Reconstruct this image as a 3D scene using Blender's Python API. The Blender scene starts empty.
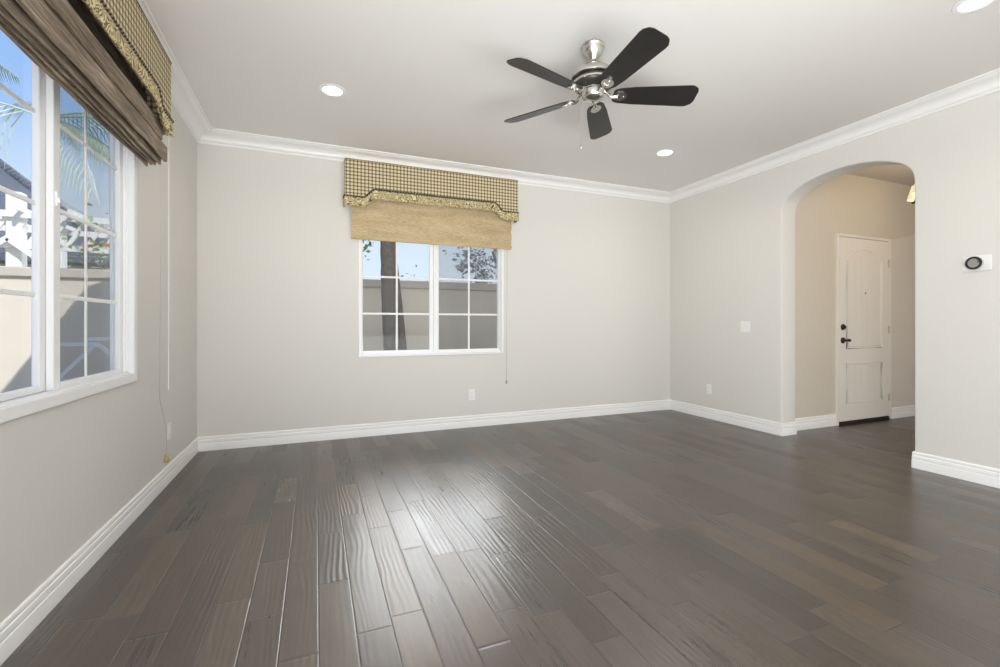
import bpy, bmesh, math, random
from mathutils import Vector, Matrix
from math import pi, sin, cos, radians as R

SC = bpy.context.scene
COL = SC.collection

# ------------------------------------------------------------------ camera
cam_d = bpy.data.cameras.new('camera')
cam = bpy.data.objects.new('camera', cam_d)
COL.objects.link(cam)
cam.location = (0, 0, 1.09)
cam.rotation_euler = (R(90), 0, R(-22.1))
cam_d.sensor_width = 36
cam_d.lens = 453.0 / 1000 * 36
cam_d.shift_y = -0.009
cam_d.clip_start = 0.05
cam_d.clip_end = 200
SC.camera = cam

# ------------------------------------------------------------------ view
SC.view_settings.view_transform = 'Standard'
SC.view_settings.look = 'None'
SC.view_settings.exposure = 0.0
SC.view_settings.gamma = 1.0
SC.view_settings.use_curve_mapping = False
try:
    SC.cycles.use_denoising = True
    SC.cycles.max_bounces = 10
    SC.cycles.diffuse_bounces = 6
    SC.cycles.transparent_max_bounces = 16
    SC.cycles.sample_clamp_indirect = 6
    SC.cycles.caustics_reflective = False
    SC.cycles.caustics_refractive = False
except Exception:
    pass

# ------------------------------------------------------------------ world (clear sky, paler at the horizon)
GLOW_AZ, GLOW_W, GLOW_L = R(15), R(32), 11.0
w = bpy.data.worlds.new('sky')
SC.world = w
w.use_nodes = True
nt = w.node_tree
nt.nodes.clear()
o_ = nt.nodes.new('ShaderNodeOutputWorld')
bg = nt.nodes.new('ShaderNodeBackground')
tc = nt.nodes.new('ShaderNodeTexCoord')
sx = nt.nodes.new('ShaderNodeSeparateXYZ')
cr = nt.nodes.new('ShaderNodeValToRGB')
mr = nt.nodes.new('ShaderNodeMapRange')
mr.inputs['From Min'].default_value = -1
mr.inputs['From Max'].default_value = 1
nt.links.new(tc.outputs['Generated'], sx.inputs[0])
nt.links.new(sx.outputs['Z'], mr.inputs['Value'])
nt.links.new(mr.outputs[0], cr.inputs[0])
# a bank of added brightness in the unseen upper sky, for floor glare
def wm(op, a, b=None):
    n = nt.nodes.new('ShaderNodeMath'); n.operation = op
    for i, v in enumerate((a, b)):
        if v is None: continue
        if isinstance(v, (int, float)): n.inputs[i].default_value = v
        else: nt.links.new(v, n.inputs[i])
    return n.outputs[0]
def wramp(v, a, b):
    n = nt.nodes.new('ShaderNodeMapRange'); n.interpolation_type = 'SMOOTHSTEP'
    n.inputs['From Min'].default_value = a; n.inputs['From Max'].default_value = b
    nt.links.new(v, n.inputs['Value']); return n.outputs[0]
azi = wm('ARCTAN2', sx.outputs['X'], sx.outputs['Y'])
away = wm('ABSOLUTE', wm('SUBTRACT', azi, GLOW_AZ))
glow = wm('MULTIPLY', wm('MULTIPLY', wramp(away, GLOW_W, GLOW_W*.45), wramp(sx.outputs['Z'], .18, .27)), wramp(sx.outputs['Z'], .85, .55))
cn = nt.nodes.new('ShaderNodeTexNoise'); cn.inputs['Scale'].default_value = 3.0; cn.inputs['Detail'].default_value = 3.0
nt.links.new(tc.outputs['Generated'], cn.inputs['Vector'])
glow = wm('MULTIPLY', glow, wm('ADD', wm('MULTIPLY', cn.outputs['Fac'], 1.2), .4))
cl = nt.nodes.new('ShaderNodeMix'); cl.data_type = 'RGBA'; cl.clamp_factor = False
cl.inputs[7].default_value = (GLOW_L, GLOW_L*1.01, GLOW_L*1.03, 1)
nt.links.new(glow, cl.inputs[0]); nt.links.new(cr.outputs[0], cl.inputs[6])
nt.links.new(cl.outputs[2], bg.inputs[0])
nt.links.new(bg.outputs[0], o_.inputs[0])
el = cr.color_ramp.elements
def S(deg): return (sin(R(deg)) + 1) / 2
el[0].position = 0.0; el[0].color = (.28, .26, .22, 1)
el[1].position = 1.0; el[1].color = (.45, .52, .66, 1)
for p_, c_ in [(S(-1), (.30, .28, .24, 1)), (S(0.5), (.86, .96, 1.08, 1)), (S(10), (.74, .88, 1.02, 1)),
               (S(18), (.44, .67, 1.08, 1)), (S(32), (.28, .52, 1.06, 1)), (S(55), (.42, .52, .72, 1))]:
    e_ = el.new(p_); e_.color = c_
bg.inputs['Strength'].default_value = 1.0

# ------------------------------------------------------------------ sun
sd = bpy.data.lights.new('sun', 'SUN')
sd.energy = 4.6
sd.angle = R(0.5)
sd.color = (1, .97, .93)
sun = bpy.data.objects.new('sun', sd)
COL.objects.link(sun)
sun.location = (6, -8, 10)
sun.rotation_euler = Vector((-.45, .80, -.72)).to_track_quat('-Z', 'Y').to_euler()

# ------------------------------------------------------------------ fill lamps added out of view
def area(name, loc, direction, sx_, sy_, power, color=(1, 1, 1), spread=180):
    d = bpy.data.lights.new(name, 'AREA')
    d.shape = 'RECTANGLE'; d.size = sx_; d.size_y = sy_
    d.energy = power; d.color = color
    d.spread = R(spread)
    o = bpy.data.objects.new(name, d)
    COL.objects.link(o)
    o.location = loc
    o.rotation_euler = Vector(direction).to_track_quat('-Z', 'Y').to_euler()
    return o
area('fill_rear', (1.65, -2.58, 1.25), (0, 1, 0.45), 3.4, 2.1, 27, (.97, .99, 1.0))  # added lamp for the walls, at a made-up opening
area('fill_left', (-.93, -1.3, 1.15), (1, .15, 0.55), 1.8, 2.1, 222, (.97, .99, 1.0))  # added lamp lighting the right wall from a made-up opening
area('fill_ceiling', (1.0, -1.0, .40), (.03, 3.9, 2.35), 3.0, 1.0, 34, (.97, .99, 1.0), 85)  # added lamp aimed up to brighten the ceiling
area('fill_hall', (6.0, -.72, 1.3), (0, 1, 0.05), 1.6, 1.6, 35, (1, .95, .88))  # added lamp for the entry hall, at a made-up opening

# ------------------------------------------------------------------ materials
def new_mat(name):
    m = bpy.data.materials.new(name); m.use_nodes = True
    return m, m.node_tree, m.node_tree.nodes['Principled BSDF']
def N(nt, t, **kw):
    n = nt.nodes.new(t)
    for k, v in kw.items():
        if k.startswith('i_'):
            key = k[2:].replace('_', ' ')
            n.inputs[key].default_value = v
        else:
            setattr(n, k, v)
    return n
def plain(name, col, rough=.5, metal=0, spec=.5, bump=0, bscale=200, var=0, vscale=3):
    m, t, p = new_mat(name)
    p.inputs['Base Color'].default_value = (*col, 1)
    p.inputs['Roughness'].default_value = rough
    p.inputs['Metallic'].default_value = metal
    p.inputs['Specular IOR Level'].default_value = spec
    tc = N(t, 'ShaderNodeTexCoord')
    if bump:
        n = N(t, 'ShaderNodeTexNoise', i_Scale=bscale, i_Detail=3.0)
        b = N(t, 'ShaderNodeBump', i_Strength=bump, i_Distance=.002)
        t.links.new(tc.outputs['Object'], n.inputs['Vector'])
        t.links.new(n.outputs['Fac'], b.inputs['Height'])
        t.links.new(b.outputs[0], p.inputs['Normal'])
    if var:
        n = N(t, 'ShaderNodeTexNoise', i_Scale=vscale, i_Detail=4.0)
        r = N(t, 'ShaderNodeMapRange')
        r.inputs['To Min'].default_value = 1 - var; r.inputs['To Max'].default_value = 1 + var
        mx = N(t, 'ShaderNodeVectorMath', operation='SCALE')
        mx.inputs[0].default_value = col
        t.links.new(tc.outputs['Object'], n.inputs['Vector'])
        t.links.new(n.outputs['Fac'], r.inputs['Value'])
        t.links.new(r.outputs[0], mx.inputs['Scale'])
        t.links.new(mx.outputs[0], p.inputs['Base Color'])
    return m

M = {}
M['wall'] = plain('wall_paint', (.735, .718, .678), .65, bump=.12, bscale=160, spec=.3)
M['ceiling'] = plain('ceiling_paint', (.83, .81, .78), .8, bump=.10, bscale=120, spec=.2)
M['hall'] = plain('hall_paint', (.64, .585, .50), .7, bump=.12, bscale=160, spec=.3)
M['hall_light'] = plain('hall_light_paint', (.70, .655, .60), .7, bump=.12, bscale=160, spec=.3)  # pale hall ceiling paint; on the sloped panel it stands for lit wall
M['trim'] = plain('white_trim_paint', (.91, .905, .89), .35)
M['vinyl'] = plain('white_vinyl', (.91, .91, .91), .3)
M['door'] = plain('door_paint', (.80, .765, .71), .4)
M['plate'] = plain('white_plastic', (.88, .88, .87), .3)
M['slot'] = plain('dark_slot', (.12, .12, .12), .6)
M['black'] = plain('black_rubber', (.012, .011, .010), .4)
M['bronze'] = plain('oil_rubbed_bronze', (.03, .022, .017), .3, metal=.6)
M['nickel'] = plain('brushed_nickel', (.62, .60, .56), .24, metal=1)
M['hinge'] = plain('aged_brass', (.62, .56, .44), .5, metal=.3)
M['darkmetal'] = plain('dark_vent', (.06, .055, .05), .4, metal=.5)
M['brass'] = plain('brass', (.55, .42, .22), .35, metal=1)
M['white_cord'] = plain('white_cord', (.72, .71, .68), .6)
M['grey_cord'] = plain('grey_cord', (.40, .38, .35), .7)
M['tassel'] = plain('wooden_tassel', (.48, .33, .16), .5)
M['stucco'] = plain('stucco', (.68, .61, .51), .9, bump=.5, bscale=60, var=.06, vscale=4)
M['cap'] = plain('stucco_cap', (.52, .47, .39), .9, bump=.5, bscale=60, var=.08, vscale=5)
M['roofing'] = plain('roof_slate', (.10, .12, .155), .7, var=.15, vscale=6)
M['house'] = plain('neighbour_stucco', (.58, .56, .52), .9)
M['pergola'] = plain('white_painted_wood', (.80, .80, .79), .5)
M['bark'] = plain('bark', (.17, .145, .125), .95, bump=1.0, bscale=30, var=.5, vscale=25)
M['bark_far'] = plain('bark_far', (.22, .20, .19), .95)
M['ground'] = plain('garden_soil', (.30, .27, .23), .95, var=.2, vscale=2)
M['leaf'] = plain('green_leaf', (.10, .22, .05), .5, var=.4, vscale=9)
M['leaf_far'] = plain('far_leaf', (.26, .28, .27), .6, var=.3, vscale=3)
M['leaf_vine'] = plain('vine_leaf', (.30, .42, .18), .5, var=.5, vscale=6)
M['palm'] = plain('palm_green', (.20, .27, .17), .5, var=.4, vscale=5)
M['palm_pale'] = plain('palm_pale', (.52, .60, .46), .5, var=.25, vscale=5)
M['leaf_broad'] = plain('teal_leaf', (.16, .36, .32), .4, var=.4, vscale=6)
M['flower'] = plain('red_petal', (.75, .05, .12), .5)
M['rack'] = plain('pale_blue_metal', (.86, .90, .96), .4)
M['shade_cloth'] = plain('cream_shade', (.85, .75, .55), .6)
M['blade'] = plain('black_blade', (.018, .016, .015), .38, var=.35, vscale=14)

def mat_emit(name, col, strength):
    m, t, p = new_mat(name)
    p.inputs['Base Color'].default_value = (*col, 1)
    p.inputs['Emission Color'].default_value = (*col, 1)
    p.inputs['Emission Strength'].default_value = strength
    return m
M['lamp'] = mat_emit('lamp_lens', (1, .97, .92), 6.0)
M['shade_lit'] = mat_emit('lit_lampshade', (1, .80, .55), .62)
M['bulb'] = mat_emit('bulb', (1, .85, .6), 12.0)

def math_(t, op, a, b=None, c=None):
    n = t.nodes.new('ShaderNodeMath'); n.operation = op
    for i, v in enumerate((a, b, c)):
        if v is None: continue
        if isinstance(v, (int, float)): n.inputs[i].default_value = v
        else: t.links.new(v, n.inputs[i])
    return n.outputs[0]

def mat_glass():
    m, t, p = new_mat('window_glass')
    t.nodes.remove(p)
    out = t.nodes['Material Output']
    tr = N(t, 'ShaderNodeBsdfTransparent'); gl = N(t, 'ShaderNodeBsdfGlossy')
    gl.inputs['Roughness'].default_value = .02
    lw = N(t, 'ShaderNodeLayerWeight', i_Blend=.5)
    fr = math_(t, 'ADD', math_(t, 'MULTIPLY', math_(t, 'POWER', lw.outputs['Facing'], 5.0), .5), .008)
    mx = N(t, 'ShaderNodeMixShader')
    tr.inputs[0].default_value = (.97, .98, .98, 1)
    t.links.new(fr, mx.inputs[0]); t.links.new(tr.outputs[0], mx.inputs[1]); t.links.new(gl.outputs[0], mx.inputs[2])
    t.links.new(mx.outputs[0], out.inputs[0])
    return m
M['glass'] = mat_glass()
def mat_screen():
    m, t, p = new_mat('insect_mesh')
    out = t.nodes['Material Output']
    t.nodes.remove(p)
    p = N(t, 'ShaderNodeMixShader'); p.inputs[0].default_value = .5
    d1 = N(t, 'ShaderNodeBsdfDiffuse'); d2 = N(t, 'ShaderNodeBsdfTranslucent')
    for d_ in (d1, d2): d_.inputs['Color'].default_value = (.15, .155, .165, 1)
    t.links.new(d1.outputs[0], p.inputs[1]); t.links.new(d2.outputs[0], p.inputs[2])
    tr = N(t, 'ShaderNodeBsdfTransparent')
    mx = N(t, 'ShaderNodeMixShader'); mx.inputs[0].default_value = .22
    t.links.new(tr.outputs[0], mx.inputs[1]); t.links.new(p.outputs[0], mx.inputs[2])
    t.links.new(mx.outputs[0], out.inputs[0])
    return m
M['screen'] = mat_screen()

RIP = .0010
def mat_floor():
    m, t, p = new_mat('hand_scraped_hardwood')
    L = t.links
    geo = N(t, 'ShaderNodeNewGeometry')
    sp = N(t, 'ShaderNodeSeparateXYZ'); L.new(geo.outputs['Position'], sp.inputs[0])
    W = .1235
    xs = math_(t, 'DIVIDE', math_(t, 'SUBTRACT', sp.outputs['X'], .0085), W)
    row = math_(t, 'FLOOR', xs); fx = math_(t, 'SUBTRACT', xs, row)
    wn = N(t, 'ShaderNodeTexWhiteNoise', noise_dimensions='1D'); L.new(row, wn.inputs['W'])
    ybase = math_(t, 'ADD', math_(t, 'DIVIDE', sp.outputs['Y'], .66), math_(t, 'MULTIPLY', wn.outputs['Value'], 37.0))
    nz = N(t, 'ShaderNodeTexNoise', noise_dimensions='1D', i_Scale=1.0, i_Detail=0.0)
    L.new(math_(t, 'ADD', math_(t, 'MULTIPLY', sp.outputs['Y'], 1.1), math_(t, 'MULTIPLY', row, 13.7)), nz.inputs['W'])
    ys = math_(t, 'ADD', ybase, math_(t, 'MULTIPLY', nz.outputs['Fac'], 1.1))
    colm = math_(t, 'FLOOR', ys); fy = math_(t, 'SUBTRACT', ys, colm)
    idv = N(t, 'ShaderNodeCombineXYZ'); L.new(row, idv.inputs[0]); L.new(colm, idv.inputs[1])
    wid = N(t, 'ShaderNodeTexWhiteNoise', noise_dimensions='3D'); L.new(idv.outputs[0], wid.inputs['Vector'])
    rnd = wid.outputs['Value']
    sprnd = N(t, 'ShaderNodeSeparateColor'); L.new(wid.outputs['Color'], sprnd.inputs[0])
    # distance to the joints in metres
    dx = math_(t, 'MULTIPLY', math_(t, 'MINIMUM', fx, math_(t, 'SUBTRACT', 1.0, fx)), W)
    dy = math_(t, 'MULTIPLY', math_(t, 'MINIMUM', fy, math_(t, 'SUBTRACT', 1.0, fy)), .60)
    dmin = math_(t, 'MINIMUM', dx, dy)
    edge = N(t, 'ShaderNodeMapRange', interpolation_type='SMOOTHSTEP'); L.new(dmin, edge.inputs['Value'])
    edge.inputs['From Min'].default_value = .0003; edge.inputs['From Max'].default_value = .0048
    gap = N(t, 'ShaderNodeMapRange'); L.new(dmin, gap.inputs['Value'])
    gap.inputs['From Min'].default_value = .0005; gap.inputs['From Max'].default_value = .0016
    # grain coordinate, stretched along the plank and shifted per plank
    gv = N(t, 'ShaderNodeCombineXYZ')
    L.new(math_(t, 'ADD', math_(t, 'MULTIPLY', sp.outputs['X'], 1.0), math_(t, 'MULTIPLY', rnd, 5.0)), gv.inputs[0])
    L.new(math_(t, 'ADD', math_(t, 'MULTIPLY', sp.outputs['Y'], .035), math_(t, 'MULTIPLY', rnd, 9.0)), gv.inputs[1])
    L.new(math_(t, 'MULTIPLY', rnd, 17.0), gv.inputs[2])
    grain = N(t, 'ShaderNodeTexNoise', i_Scale=85.0, i_Detail=4.0, i_Roughness=.62); L.new(gv.outputs[0], grain.inputs['Vector'])
    # cloudy tone within a plank
    cv = N(t, 'ShaderNodeCombineXYZ')
    L.new(math_(t, 'ADD', sp.outputs['X'], math_(t, 'MULTIPLY', rnd, 31.0)), cv.inputs[0])
    L.new(math_(t, 'MULTIPLY', sp.outputs['Y'], .35), cv.inputs[1])
    cloud = N(t, 'ShaderNodeTexNoise', i_Scale=14.0, i_Detail=3.0); L.new(cv.outputs[0], cloud.inputs['Vector'])
    # scraped ripples: bands running along the plank, bent, different per plank
    wv = N(t, 'ShaderNodeCombineXYZ')
    L.new(math_(t, 'ADD', sp.outputs['X'], math_(t, 'MULTIPLY', rnd, 3.3)), wv.inputs[0])
    L.new(math_(t, 'ADD', math_(t, 'MULTIPLY', sp.outputs['Y'], math_(t, 'ADD', .10, math_(t, 'MULTIPLY', sprnd.outputs[0], .14))), math_(t, 'MULTIPLY', rnd, 7.0)), wv.inputs[1])
    wn2 = N(t, 'ShaderNodeTexNoise', i_Scale=7.0, i_Detail=1.5); L.new(wv.outputs[0], wn2.inputs['Vector'])
    wn3 = N(t, 'ShaderNodeTexNoise', i_Scale=9.0, i_Detail=0.0); L.new(cv.outputs[0], wn3.inputs['Vector'])
    ph = math_(t, 'ADD', math_(t, 'MULTIPLY', sp.outputs['X'], 250.0), math_(t, 'MULTIPLY', wn2.outputs['Fac'], 26.0))
    rip = math_(t, 'MULTIPLY', math_(t, 'SINE', ph), math_(t, 'POWER', wn3.outputs['Fac'], 1.5))
    ramp = N(t, 'ShaderNodeValToRGB'); L.new(rnd, ramp.inputs[0])
    e = ramp.color_ramp.elements
    e[0].position = 0; e[0].color = (.031, .0235, .0190, 1)
    e[1].position = 1; e[1].color = (.088, .067, .048, 1)
    for q, c in [(.3, (.046, .034, .027, 1)), (.6, (.059, .044, .034, 1)), (.85, (.070, .052, .038, 1))]:
        k = e.new(q); k.color = c
    fac = math_(t, 'MULTIPLY', math_(t, 'ADD', .40, math_(t, 'MULTIPLY', grain.outputs['Fac'], 1.2)),
                math_(t, 'ADD', .70, math_(t, 'MULTIPLY', cloud.outputs['Fac'], .6)))
    fac = math_(t, 'MULTIPLY', fac, math_(t, 'ADD', .35, math_(t, 'MULTIPLY', gap.outputs[0], .65)))
    sc = N(t, 'ShaderNodeVectorMath', operation='SCALE'); L.new(ramp.outputs[0], sc.inputs[0]); L.new(fac, sc.inputs['Scale'])
    hue = N(t, 'ShaderNodeMix', data_type='RGBA', blend_type='MULTIPLY')
    hr = N(t, 'ShaderNodeMapRange'); L.new(sprnd.outputs[1], hr.inputs['Value'])
    hr.inputs['From Min'].default_value = .45; hr.inputs['From Max'].default_value = 1.0
    L.new(hr.outputs[0], hue.inputs[0]); L.new(sc.outputs[0], hue.inputs[6]); hue.inputs[7].default_value = (1.12, .98, .80, 1)
    L.new(hue.outputs[2], p.inputs['Base Color'])
    rg = math_(t, 'ADD', .22, math_(t, 'ADD', math_(t, 'MULTIPLY', sprnd.outputs[1], .08), math_(t, 'MULTIPLY', grain.outputs['Fac'], .12)))
    L.new(rg, p.inputs['Roughness'])
    p.inputs['Specular IOR Level'].default_value = 1.0
    p.inputs['IOR'].default_value = 1.62
    # heights
    amp = math_(t, 'MULTIPLY', math_(t, 'POWER', sprnd.outputs[2], 1.0), RIP)
    h = math_(t, 'MULTIPLY', rip, amp)
    h = math_(t, 'ADD', h, math_(t, 'MULTIPLY', edge.outputs[0], .0011))
    h = math_(t, 'ADD', h, math_(t, 'MULTIPLY', grain.outputs['Fac'], .00006))
    b = N(t, 'ShaderNodeBump', i_Strength=1.0, i_Distance=1.0); L.new(h, b.inputs['Height'])
    L.new(b.outputs[0], p.inputs['Normal'])
    return m
M['floor'] = mat_floor()

def mat_gingham():
    m, t, p = new_mat('gingham_check')
    L = t.links
    tc = N(t, 'ShaderNodeTexCoord'); sp = N(t, 'ShaderNodeSeparateXYZ'); L.new(tc.outputs['Object'], sp.inputs[0])
    u = math_(t, 'ADD', sp.outputs['X'], sp.outputs['Y']); v = sp.outputs['Z']
    P = .0335
    def stripe(c, off):
        f = math_(t, 'FRACT', math_(t, 'ADD', math_(t, 'DIVIDE', c, P), off))
        d = math_(t, 'ABSOLUTE', math_(t, 'SUBTRACT', f, .5))
        r = N(t, 'ShaderNodeMapRange', interpolation_type='SMOOTHSTEP'); L.new(d, r.inputs['Value'])
        r.inputs['From Min'].default_value = .27; r.inputs['From Max'].default_value = .09
        return r.outputs[0]
    su, sv = stripe(u, 100.2), stripe(v, .1)
    s = math_(t, 'MULTIPLY', math_(t, 'ADD', su, sv), .5)
    rp = N(t, 'ShaderNodeValToRGB'); L.new(s, rp.inputs[0])
    e = rp.color_ramp.elements
    e[0].color = (.74, .64, .43, 1); e[1].color = (.10, .075, .042, 1)
    k = e.new(.5); k.color = (.30, .235, .13, 1)
    L.new(rp.outputs[0], p.inputs['Base Color'])
    p.inputs['Roughness'].default_value = .9
    n = N(t, 'ShaderNodeTexNoise', i_Scale=500.0); L.new(tc.outputs['Object'], n.inputs['Vector'])
    b = N(t, 'ShaderNodeBump', i_Strength=.3, i_Distance=.002); L.new(n.outputs['Fac'], b.inputs['Height']); L.new(b.outputs[0], p.inputs['Normal'])
    return m
M['gingham'] = mat_gingham()

def mat_paisley():
    m, t, p = new_mat('paisley_trim')
    L = t.links
    tc = N(t, 'ShaderNodeTexCoord')
    n1 = N(t, 'ShaderNodeTexNoise', i_Scale=9.0, i_Detail=1.0, i_Distortion=1.6); L.new(tc.outputs['Object'], n1.inputs['Vector'])
    wv = math_(t, 'SINE', math_(t, 'MULTIPLY', n1.outputs['Fac'], 75.0))
    wv = math_(t, 'ADD', math_(t, 'MULTIPLY', wv, .5), .5)
    rp = N(t, 'ShaderNodeValToRGB'); L.new(wv, rp.inputs[0])
    e = rp.color_ramp.elements
    e[0].color = (.12, .085, .04, 1); e[1].color = (.78, .68, .42, 1)
    k = e.new(.4); k.color = (.45, .36, .17, 1)
    L.new(rp.outputs[0], p.inputs['Base Color'])
    p.inputs['Roughness'].default_value = .8
    return m
M['paisley'] = mat_paisley()

def mat_woven(name, c0, c1, c2, sc=(28, 60, 330)):
    m, t, p = new_mat(name)
    L = t.links
    tc = N(t, 'ShaderNodeTexCoord'); mp = N(t, 'ShaderNodeMapping'); L.new(tc.outputs['Object'], mp.inputs[0])
    mp.inputs['Scale'].default_value = sc
    n1 = N(t, 'ShaderNodeTexNoise', i_Scale=1.0, i_Detail=4.0, i_Roughness=.65); L.new(mp.outputs[0], n1.inputs['Vector'])
    mp2 = N(t, 'ShaderNodeMapping'); L.new(tc.outputs['Object'], mp2.inputs[0]); mp2.inputs['Scale'].default_value = (2.5, 5, 14)
    n2 = N(t, 'ShaderNodeTexNoise', i_Scale=1.0, i_Detail=3.0); L.new(mp2.outputs[0], n2.inputs['Vector'])
    f = math_(t, 'ADD', math_(t, 'MULTIPLY', n1.outputs['Fac'], .72), math_(t, 'MULTIPLY', n2.outputs['Fac'], .28))
    rp = N(t, 'ShaderNodeValToRGB'); L.new(f, rp.inputs[0])
    e = rp.color_ramp.elements
    e[0].position = .30; e[0].color = (*c0, 1); e[1].position = .68; e[1].color = (*c2, 1)
    k = e.new(.5); k.color = (*c1, 1)
    L.new(rp.outputs[0], p.inputs['Base Color']); p.inputs['Roughness'].default_value = .75
    b = N(t, 'ShaderNodeBump', i_Strength=.7, i_Distance=.003); L.new(n1.outputs['Fac'], b.inputs['Height']); L.new(b.outputs[0], p.inputs['Normal'])
    return m
M['woven_tan'] = mat_woven('woven_grass', (.30, .205, .105), (.56, .43, .25), (.76, .62, .41))
M['woven_brown'] = mat_woven('woven_wood', (.035, .025, .018), (.25, .19, .135), (.56, .46, .35), (7, 120, 200))  # browner than the tan weave, with its shadowed room side put into the colour

# ------------------------------------------------------------------ mesh helpers
class MB:
    def __init__(s): s.v = []; s.f = []; s.m = []; s.cur = 0
    def add(s, vs, fs):
        o = len(s.v); s.v += [tuple(a) for a in vs]; s.f += [tuple(i + o for i in f) for f in fs]; s.m += [s.cur] * len(fs)
    def box(s, x0, x1, y0, y1, z0, z1):
        s.add([(x0,y0,z0),(x1,y0,z0),(x1,y1,z0),(x0,y1,z0),(x0,y0,z1),(x1,y0,z1),(x1,y1,z1),(x0,y1,z1)],
              [(0,3,2,1),(4,5,6,7),(0,1,5,4),(1,2,6,5),(2,3,7,6),(3,0,4,7)])
    def cbox(s, x0, x1, y0, y1, z0, z1, c=.003):
        # box chamfered on all edges
        bm = bmesh.new(); bmesh.ops.create_cube(bm, size=1)
        for v in bm.verts:
            v.co = Vector(((x0+x1)/2 + v.co.x*(x1-x0), (y0+y1)/2 + v.co.y*(y1-y0), (z0+z1)/2 + v.co.z*(z1-z0)))
        c = min(c, .45*min(x1-x0, y1-y0, z1-z0))
        bmesh.ops.bevel(bm, geom=bm.edges[:], offset=c, segments=1, affect='EDGES')
        bm.verts.index_update()
        s.add([v.co[:] for v in bm.verts], [[v.index for v in f.verts] for f in bm.faces]); bm.free()
    def prism(s, poly, f3, d0, d1):
        # poly: 2D outline, f3(u, v, d) -> 3D point
        n = len(poly)
        s.add([f3(u, v, d0) for u, v in poly] + [f3(u, v, d1) for u, v in poly],
              [tuple(range(n))[::-1], tuple(range(n, 2*n))] + [(i, (i+1) % n, n + (i+1) % n, n + i) for i in range(n)])
    def lathe(s, prof, seg=32, c=(0,0,0)):
        vs = []; fs = []
        for r, z in prof:
            for k in range(seg):
                a = 2*pi*k/seg; vs.append((c[0] + r*cos(a), c[1] + r*sin(a), c[2] + z))
        for i in range(len(prof)-1):
            for k in range(seg):
                a = i*seg + k; b = i*seg + (k+1) % seg
                fs.append((a, b, b+seg, a+seg))
        fs.append(tuple(range(seg))[::-1]); fs.append(tuple(range((len(prof)-1)*seg, len(prof)*seg)))
        s.add(vs, fs)
    def tube(s, pts, r, seg=8, closed=False):
        pts = [Vector(p) for p in pts]; n = len(pts)
        rs = r if isinstance(r, (list, tuple)) else [r]*n
        vs = []; fs = []; prev = None
        for i, p in enumerate(pts):
            if closed: t = pts[(i+1) % n] - pts[i-1]
            else: t = pts[min(i+1, n-1)] - pts[max(i-1, 0)]
            t.normalize()
            if prev is None:
                up = Vector((0,0,1)) if abs(t.z) < .9 else Vector((1,0,0))
            else: up = prev
            a = (up - t*up.dot(t)).normalized(); prev = a; b = t.cross(a)
            for k in range(seg):
                q = 2*pi*k/seg; vs.append(p + (a*cos(q) + b*sin(q))*rs[i])
        last = n if closed else n-1
        for i in range(last):
            for k in range(seg):
                a0 = i*seg+k; a1 = i*seg+(k+1) % seg; j = (i+1) % n
                fs.append((a0, a1, j*seg+(k+1) % seg, j*seg+k))
        if not closed:
            fs.append(tuple(range(seg))[::-1]); fs.append(tuple(range((n-1)*seg, n*seg)))
        s.add(vs, fs)
    def sweep(s, path, prof, side=1, closed=False, cap=True, end_dirs=(None, None)):
        # path: plan points (x, y); prof: (offset, z); mitred corners; offset towards the left of travel * side
        n = len(path); P = [Vector(p) for p in path]; vs = []
        nrm = lambda a, b: Vector((-(b-a).y, (b-a).x)).normalized()*side
        for i in range(n):
            if closed or 0 < i < n-1:
                n0 = nrm(P[i-1], P[i]); n1 = nrm(P[i], P[(i+1) % n])
                mvec = (n0+n1); mvec = mvec/ (mvec.length_squared/2) if mvec.length > 1e-6 else n0
            else:
                mvec = nrm(P[0], P[1]) if i == 0 else nrm(P[-2], P[-1])
                ed = end_dirs[0] if i == 0 else end_dirs[1]
                if ed is not None: mvec = mvec + (P[1]-P[0]).normalized()*ed if i == 0 else mvec + (P[-1]-P[-2]).normalized()*ed
            for o, z in prof: vs.append((P[i].x + mvec.x*o, P[i].y + mvec.y*o, z))
        k = len(prof); fs = []
        for i in range(n if closed else n-1):
            j = (i+1) % n
            for a in range(k):
                b = (a+1) % k
                fs.append((i*k+a, j*k+a, j*k+b, i*k+b))
        if not closed and cap:
            fs.append(tuple(range(k))[::-1]); fs.append(tuple(range((n-1)*k, n*k)))
        s.add(vs, fs)
    def build(s, name, mat, parent=None, smooth=False, angle=40, loc=None, bevel=0):
        me = bpy.data.meshes.new(name)
        me.from_pydata(s.v, [], s.f)
        mats = mat if isinstance(mat, (list, tuple)) else [mat]
        for q in mats: me.materials.append(q)
        if len(mats) > 1:
            for p_, mi in zip(me.polygons, s.m): p_.material_index = mi
        bm = bmesh.new(); bm.from_mesh(me)
        bmesh.ops.recalc_face_normals(bm, faces=bm.faces)
        if bevel:
            bmesh.ops.bevel(bm, geom=[e for e in bm.edges if len(e.link_faces) == 2 and e.calc_face_angle(0) > R(50)], offset=bevel, segments=2, affect='EDGES')
        if smooth:
            for f in bm.faces: f.smooth = True
            for e in bm.edges:
                if len(e.link_faces) == 2 and e.calc_face_angle(0) > R(angle): e.smooth = False
        bm.to_mesh(me); bm.free(); me.update()
        o = bpy.data.objects.new(name, me); COL.objects.link(o)
        if parent: o.parent = parent
        if loc: o.location = loc
        return o

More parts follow.
